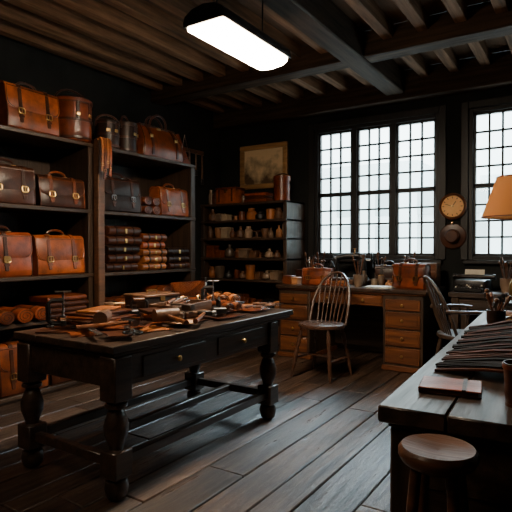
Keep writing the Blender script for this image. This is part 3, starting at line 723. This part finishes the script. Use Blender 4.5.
for (x, y, n) in ((-3.40, 6.64, 9), (-2.36, 6.66, 8), (-1.96, 6.64, 9), (-3.12, 6.40, 8), (-2.45, 6.13, 6)): tool_pot('tool_pot', (x, y, DZ), n, tl=.38, r=.065, h=.15)
smalls('bench_tins', -3.30, -3.10, 6.68, DZ, .22, [CERAM, IRON, MIXED], yj=.01, kinds=(0, 1, 4))
smalls('dye_bottles', -2.62, -2.42, 6.36, DZ, .24, [CERAM, IRON, L_DRK], kinds=(0, 1, 4), yj=.02)
smalls('small_boxes', -3.50, -3.26, 6.10, DZ, .20, [L_BRN, L_TAN, MIXED], kinds=('b',), yj=.02)
smalls('shoe_last_boxes', -3.46, -3.22, 6.38, DZ, .26, [L_BRN, L_DRK, MIXED], kinds=('b', 1), yj=.02)
smalls('polish_pots', -2.36, -2.04, 6.36, DZ, .18, [CERAM, IRON, MIXED, CREAM], kinds=(0, 1, 2, 4), yj=.02)
m = MB(); m.lathe([(.001, 0), (.07, 0), (.075, .02), (.06, .06), (.035, .075), (.035, .09), (.001, .09)], IRON, 20); m.lathe([(.036, .09), (.055, .14), (.05, .2), (.034, .24), (.032, .24), (.048, .2), (.053, .14), (.034, .09)], GLASS, 20)
m.lathe([(.045, .24), (.05, .25), (.03, .29), (.02, .31), (.001, .32)], IRON, 20)
for sx in (-1, 1): m.tube([(sx * .07, 0, .03), (sx * .08, 0, .15), (sx * .045, 0, .25)], .005, IRON, 6)
m.tube([(.06 * math.cos(a), 0, .28 + .12 * math.sin(a)) for a in [math.pi * k / 10 for k in range(11)]], .004, IRON, 6); m.obj('oil_lantern', (-2.92, 6.34, DZ))
m = MB(); m.box((0, 0, .15), (.28, .18, .30), W_BRN, .006)
for r_ in range(3):
    for c in (-1, 1): m.box((c * .064, -.092, .055 + r_ * .095), (.12, .012, .08), W_HON, .004); m.sph((c * .064, -.104, .055 + r_ * .095), .008, BRASS)
m.obj('small_drawer_cabinet', (-1.72, 6.62, DZ), -.05)
m = MB()
for i in range(5): m.box((random.uniform(-.02, .02), random.uniform(-.02, .02), .003 + i * .004), (.30, .22, .003), PAPER, rot=(0, 0, random.uniform(-.3, .3)))
m.obj('paper_sheets', (-2.14, 6.08, DZ), .1)
m = MB()
for i in range(3): m.box((0, 0, .02 + i * .036), (.26 - .02 * i, .19, .034), [L_BRN, L_TAN, L_DRK][i], .006, rot=(0, 0, .2 * i))
m.obj('ledger_books', (-2.70, 6.10, DZ), .3)
m = MB(); m.bb(-.95, .95, -.33, .33, .88, .94, W_BLKX, .008)
for sx in (-1, 1):
    for sy in (-1, 1): m.bb(sx * .88 - .04, sx * .88 + .04, sy * .27 - .04, sy * .27 + .04, 0, .88, W_BLKZ, .006)
    m.box((sx * .88, 0, .2), (.05, .5, .06), W_BLK, .004)
m.box((0, -.28, .81), (1.7, .03, .12), W_BLKX, .004); m.box((0, 0, .3), (1.75, .5, .03), W_BLKX, .004)
m.obj('wooden_side_bench', (-.42, 6.50, 0))
def typewriter(name, loc, rz):
    m = MB(); m.box((0, .02, .07), (.34, .30, .14), IRON, .02, seg=2); m.box((0, -.14, .03), (.32, .12, .05), IRON, .01)
    m.cyl((-.21, .06, .17), (.21, .06, .17), .026, L_BLK); m.cyl((-.24, .06, .17), (-.21, .06, .17), .035, IRON); m.cyl((.21, .06, .17), (.24, .06, .17), .035, IRON)
    for r_ in range(4):
        for c in range(9): m.cyl((-.13 + c * .032 + r_ * .006, -.19 + r_ * .028, .05 + r_ * .012), (-.13 + c * .032 + r_ * .006, -.19 + r_ * .028, .065 + r_ * .012), .010, PAPER if (r_ + c) % 5 == 0 else STEEL, seg=8)
    m.box((0, .085, .22), (.22, .003, .07), PAPER, rot=(R(-12), 0, 0)); return m.obj(name, loc, rz)
typewriter('typewriter', (-1.15, 6.42, .94), -.1)
tool_pot('tool_caddy', (-.80, 6.5, .94), 8, r=.07, h=.16, tl=.36)
m = MB()
for i in range(4): m.box((0, 0, .02 + i * .036), (.30 - .02 * i, .2, .034), [L_BLK, L_BRN, L_DRK, L_RED][i], .006, rot=(0, 0, .15 * i))
m.obj('bound_ledgers', (-.52, 6.45, .94), .3)
smalls('glue_bottles', -.3, .4, 6.5, .94, .30, [CERAM, IRON, L_DRK, MIXED], kinds=(0, 1, 2, 4))
m = MB(); MR = Matrix.Rotation(R(90), 4, 'X')
m.lathe([(.001, 0), (.165, 0), (.17, .02), (.165, .045), (.145, .055), (.135, .04), (.135, .035)], W_HON, 36, MR)
CF = mat_noise('clock_face', (.75, .33, .07), (.95, .52, .16), .5, 0, (6, 6, 6), 1, 0, 10)
m.lathe([(.001, .036), (.136, .036)], CF, 36, MR)
for k in range(12):
    a = R(30 * k); m.box((.112 * math.sin(a), -.038, .112 * math.cos(a)), (.008, .003, .022), L_BLK, rot=(0, a, 0))
m.box((.02, -.041, .03), (.008, .003, .075), L_BLK, rot=(0, R(35), 0)); m.box((-.035, -.043, .012), (.006, .003, .10), L_BLK, rot=(0, R(-70), 0)); m.cyl((0, -.036, 0), (0, -.048, 0), .01, BRASS)
m.obj('wall_clock', (-1.47, 6.87, 1.98))
m = MB(); m.lathe([(.001, .10), (.07, .10), (.085, .085), (.09, .02), (.155, .012), (.165, .0), (.15, 0), (.001, 0)], L_DRK, 30, MR); m.lathe([(.091, .02), (.093, .02), (.09, .045), (.088, .045)], L_BRN, 30, MR)
m.cyl((0, 0, .16), (0, -.07, .17), .008, BRASS); m.obj('felt_hat', (-1.47, 6.87, 1.60))

# ------------------------------------------------------------------ windsor chairs
def windsor(name, loc, rz, mat, arms=False):
    m = MB(); sh = .60
    P = [(.27 * math.cos(a) * (1 + .04 * math.sin(a)), .25 * math.sin(a) - .01) for a in [2 * math.pi * k / 24 for k in range(24)]]
    m.prism(P, .045, mat, Matrix.Translation((0, 0, sh - .045)), .014, seg=2)
    feet = []
    for sx in (-1, 1):
        for sy in (-1, 1):
            t = Vector((sx * .17, sy * .15, sh - .04)); f = Vector((sx * .25, sy * .24, 0)); feet.append((t, f))
            pts = [f.lerp(t, k) for k in (0, .1, .25, .45, .55, .6, .65, .8, 1)]
            m.tube(pts, .02, mat, 10, rr=[.013, .017, .022, .026, .022, .016, .022, .026, .016])
    for sx in (0, 2): 
        a = feet[sx][1].lerp(feet[sx][0], .38); b = feet[sx + 1][1].lerp(feet[sx + 1][0], .38)
        m.tube([a, a.lerp(b, .5), b], .014, mat, 8, rr=[.010, .018, .010])
    a = Vector((-.22, 0, .225)); b = -a; b.z = .225; m.tube([a, (0, 0, .225), b], .014, mat, 8, rr=[.010, .018, .010])
    H = .58
    def hp(t):
        s_ = math.sin(t) ** .75 if math.sin(t) > 0 else 0
        z = sh - .02 + H * s_; return Vector((.235 * math.cos(t) * (1 + .1 * s_), .17 + .20 * s_ * 1.0 - .05 * abs(math.cos(t)), z))
    m.tube([hp(math.pi * k / 24) for k in range(25)], .016, mat, 8)
    for k in range(-3, 4):
        xb = k * .05; xt = k * .062; t = math.acos(max(-1, min(1, xt / .25))); top = hp(t)
        m.tube([(xb, .17 - abs(k) * .006, sh - .01), Vector((xb, .17, sh - .01)).lerp(top, .4), top], .008, mat, 6, rr=[.008, .011, .007])
    if arms:
        for sx in (-1, 1):
            m.tube([(sx * .24, .24, sh + .24), (sx * .29, .1, sh + .24), (sx * .30, -.1, sh + .24), (sx * .27, -.19, sh + .23)], .018, mat, 8); m.tube([(sx * .23, -.12, sh - .01), (sx * .29, -.13, sh + .235)], .012, mat, 8)
            m.tube([(sx * .25, .05, sh - .01), (sx * .295, .04, sh + .235)], .010, mat, 8)
    return m.obj(name, loc, rz)
windsor('windsor_chair', (-2.54, 5.26, 0), R(-5), W_SEAT)
windsor('windsor_armchair', (-1.06, 5.40, 0), R(120), W_BLKZ, True)

# ------------------------------------------------------------------ right bench
m = MB(); BW, BL = 1.15, 3.1
for i in range(5): w = BW / 5; m.bb(i * w + .001, (i + 1) * w - .001, 0, BL, .84, .90, W_TBL, .006)
m.bb(.03, BW - .03, .03, BL - .03, .82, .84, W_TBL, .003)
for x in (.09, BW - .09):
    for y in (.09, BL / 2, BL - .09): m.bb(x - .055, x + .055, y - .055, y + .055, 0, .82, W_BLKZ, .008)
m.bb(.05, .08, .1, BL - .1, .62, .82, W_TBL, .005); m.bb(.1, BW - .1, .05, .08, .62, .82, W_TBL, .005)
m.bb(.06, .075, .14, BL - .14, .10, .62, W_BLK, .002); m.bb(BW - .08, BW - .05, .1, BL - .1, .62, .82, W_TBL, .005)
m.bb(.08, BW - .08, .08, BL - .08, .10, .13, W_BLK, .003)
m.bb(.14, BW - .14, .06, .075, .10, .62, W_BLKX, .002)
for k in range(3):
    y = .25 + k * .95; m.bb(.035, .052, y, y + .75, .65, .79, W_TBL, .005)
    m.lathe([(.001, 0), (.01, 0), (.008, .012), (.022, .02), (.018, .034), (.001, .038)], BRASS, 12, Matrix.Translation((.035, y + .37, .72)) @ Matrix.Rotation(R(-90), 4, 'Y'))
BR = R(2.8); m.obj('wooden_workbench', (-.62, 1.73, 0), BR)
def B(u, v, z=.90):
    p = Matrix.Rotation(BR, 4, 'Z') @ Vector((u, v, 0)); return (-.62 + p.x, 1.73 + p.y, z)
m = MB()
m.lathe([(.001, .80), (.085, .80), (.105, .812), (.115, .83), (.115, .845), (.105, .858), (.09, .855), (.001, .846)], W_STOOL, 32)
for k in range(4):
    a = R(45 + 90 * k); m.tube([(.145 * math.cos(a), .145 * math.sin(a), 0), (.12 * math.cos(a), .12 * math.sin(a), .3), (.07 * math.cos(a), .07 * math.sin(a), .81)], .017, W_STOOL, 10)
for k in range(4):
    a = R(45 + 90 * k); b = R(135 + 90 * k); z = .28 + .06 * (k % 2); q = .122
    m.cyl((q * math.cos(a), q * math.sin(a), z), (q * math.cos(b), q * math.sin(b), z), .011, W_STOOL, seg=8)
m.obj('wooden_stool', (-.375, 1.57, 0))
m = MB(); m.box((0, 0, .010), (.20, .17, .016), L_DRK, .002); m.box((0, 0, .003), (.22, .18, .006), L_MATB, .002); m.box((0, 0, .021), (.22, .18, .007), L_RED, .003); m.box((-.108, 0, .012), (.008, .18, .022), L_BRN, .003)
m.ribbon([(.05, -.091, .0), (.05, -.092, .026), (.05, 0, .027), (.05, .092, .026), (.05, .091, 0)], .014, .004, L_DRK, side=(1, 0, 0)); m.obj('leather_notebook', B(.19, .33), .15)
m = MB()
for i in range(30):
    a = R(-26 + i * 2.4); l = random.uniform(.60, .78); y0 = i * .028; q = random.uniform(.04, .07)
    pts = [(-.02 + .015 * math.sin(i * 1.7), y0, .006 + .0028 * i)]
    for k in range(1, 8):
        t = k / 7; pts.append((l * t * math.cos(a * .6), y0 + l * t * math.sin(a * .6) + .012 * math.sin(t * 5 + i), .006 + .0028 * i + .055 * math.sin(t * 3.0) * random.uniform(.85, 1)))
    m.ribbon(pts, q, .009, random.choice([L_MAT, L_MAT, L_MATB, L_MAT, L_MAT, L_MATB]), rnd=random.random())
m.obj('fanned_leather_straps', B(.10, .62))
m = MB(); m.lathe([(.001, 0), (.055, 0), (.055, .012), (.05, .012), (.058, .15), (.062, .15), (.054, .012)], L_DRK, 22); m.lathe([(.059, .13), (.064, .13), (.065, .145), (.059, .145)], L_BRN, 22); m.obj('leather_cup', B(.44, .24))
rolls('leather_roll_bundle', B(.85, .35), .3, 3, .45, .06, [L_DRK, L_BRN], 1, .9)
tool_pot('tool_jar', B(.20, 1.96), 9, .06, .14, .25, L_BLK)
tool_pot('tool_jar', B(.42, 2.30), 9, .06, .14, .27, IRON)
m = MB()
for i in range(12):
    P = [(random.uniform(.7, 1) * .22 * sx, random.uniform(.6, 1) * .16 * sy) for sx, sy in ((-1, -1), (-.2, -1.1), (1, -1), (1.1, .1), (1, 1), (.1, .9), (-1, 1), (-.9, 0))]
    m.prism(P, .008, random.choice([L_MAT, L_MATB, L_MAT]), Matrix.Translation((random.uniform(-.08, .08), random.uniform(-.1, .1), i * .009)) @ Matrix.Rotation(random.uniform(0, 6), 4, 'Z'), .001)
m.obj('leather_offcuts', B(.56, 1.85))
hammer('cobbler_hammer', B(.10, 1.70), 1.1, k=1); hammer('wooden_mallet', B(.28, 2.52), -.6, .22, True, k=1)
bag_satchel('messenger_bag', B(.78, 2.55), -.5, .40, .28, .2, L_DRK, L_BLK)
m = MB(); m.box((0, 0, .05), (.24, .3, .1), IRON, .01); m.box((0, 0, .108), (.25, .31, .016), IRON, .005); m.tube([(-.05, 0, .115), (-.05, 0, .14), (.05, 0, .14), (.05, 0, .115)], .006, BRASS); m.obj('metal_tool_box', B(.20, 2.88), .1)
m = MB()
m.lathe([(.001, 0), (.10, 0), (.10, .015), (.05, .035), (.02, .06), (.035, .12), (.06, .2), (.055, .28), (.02, .36), (.012, .4), (.012, .80), (.001, .80)], BRASS, 24)
m.lathe([(.255, .785), (.15, 1.085)], SHADE, 40)
m.lathe([(.25, .78), (.258, .78), (.258, .79), (.25, .79)], L_BRN, 40); m.lathe([(.146, 1.08), (.154, 1.08), (.154, 1.09), (.146, 1.09)], L_BRN, 40)
for k in range(3): a = R(120 * k); m.cyl((0, 0, 1.05), (.152 * math.cos(a), .152 * math.sin(a), 1.08), .003, BRASS, seg=6)
m.cyl((0, 0, .8), (0, 0, 1.05), .004, BRASS); m.sph((.0, 0, .9), .035, BULB)
m.obj('table_lamp', (-.455, 4.32, .90))

# ------------------------------------------------------------------ pendant light, plus an added fill copy
def pendant(loc, tube):
    m = MB(); L2 = .46
    prof = [(-.175, 0), (-.18, .015), (-.165, .06), (-.10, .10), (0, .115), (.10, .10), (.165, .06), (.18, .015), (.175, 0)]
    MY = Matrix(((1, 0, 0, 0), (0, 0, 1, -L2), (0, 1, 0, 0), (0, 0, 0, 1)))
    m.prism(prof, 2 * L2, IRON, MY, .004)
    d = [(-.155, 0), (-.150, -.035), (-.10, -.062), (0, -.072), (.10, -.062), (.150, -.035), (.155, 0)]
    m.prism(d, 2 * L2 - .05, tube, Matrix(((1, 0, 0, 0), (0, 0, 1, -L2 + .025), (0, 1, 0, 0), (0, 0, 0, 1))))
    for sx in (-1, 1): m.bb(sx * .167 - .010, sx * .167 + .010, -L2, L2, -.012, .004, IRON, .004); m.bb(-.175, .175, sx * (L2 - .01) - .012, sx * (L2 - .01) + .012, -.012, .004, IRON, .004)
    for y in (-.3, .3): m.cyl((0, y, .11), (0, y, .47), .006, IRON); m.cyl((0, y, .45), (0, y, .47), .03, IRON)
    m.obj('fluorescent_pendant_light', loc)
pendant((-2.22, 3.20, 3.0), TUBE)
pendant((-2.22, .2, 3.0), FILL_TUBE)  # added fill fixture out of view, only there to brighten the interior

# ------------------------------------------------------------------ world + camera
w = bpy.data.worlds.new('overcast'); bpy.context.scene.world = w; w.use_nodes = True; nt = w.node_tree
bg = nt.nodes['Background']; tc = nt.nodes.new('ShaderNodeTexCoord'); n = nt.nodes.new('ShaderNodeTexNoise'); n.inputs['Scale'].default_value = 6; n.inputs['Detail'].default_value = 4
nt.links.new(tc.outputs['Generated'], n.inputs[0]); r = _ramp(nt, n.outputs[0], (.62, .76, .79), (.84, .94, .96), .3, .7); nt.links.new(r.outputs[0], bg.inputs[0]); bg.inputs[1].default_value = 11
for a, b in wins:
    l = bpy.data.lights.new('sky_portal', 'AREA'); l.shape = 'RECTANGLE'; l.size = (b - a) * S; l.size_y = (WZ1 - WZ0) * S; l.cycles.is_portal = True
    o = bpy.data.objects.new('sky_portal', l); bpy.context.collection.objects.link(o); o.location = ((a + b) / 2, YB + .3, (WZ0 + WZ1) / 2); o.rotation_euler = (R(-90), 0, 0)
sl = bpy.data.lights.new('hazy_sun', 'SUN'); sl.energy = 14; sl.angle = R(18); sl.color = (.66, .86, 1.0)
so = bpy.data.objects.new('hazy_sun', sl); bpy.context.collection.objects.link(so); so.rotation_euler = (R(-54), 0, R(-8)); so.location = (0, 9, 6)
cam = bpy.data.cameras.new('camera'); cam.lens = 36; cam.sensor_width = 36; cam.clip_start = .02
co = bpy.data.objects.new('camera', cam); bpy.context.collection.objects.link(co); co.location = (0, 0, 1.45); co.rotation_euler = (R(90 - .9), 0, R(33.1))
bpy.context.scene.camera = co
# bring the whole room to real-world metres
for o in bpy.context.scene.objects:
    if o.parent is None:
        o.location = Vector(o.location) * S
        if o.type == 'MESH': o.data.transform(Matrix.Scale(S, 4))
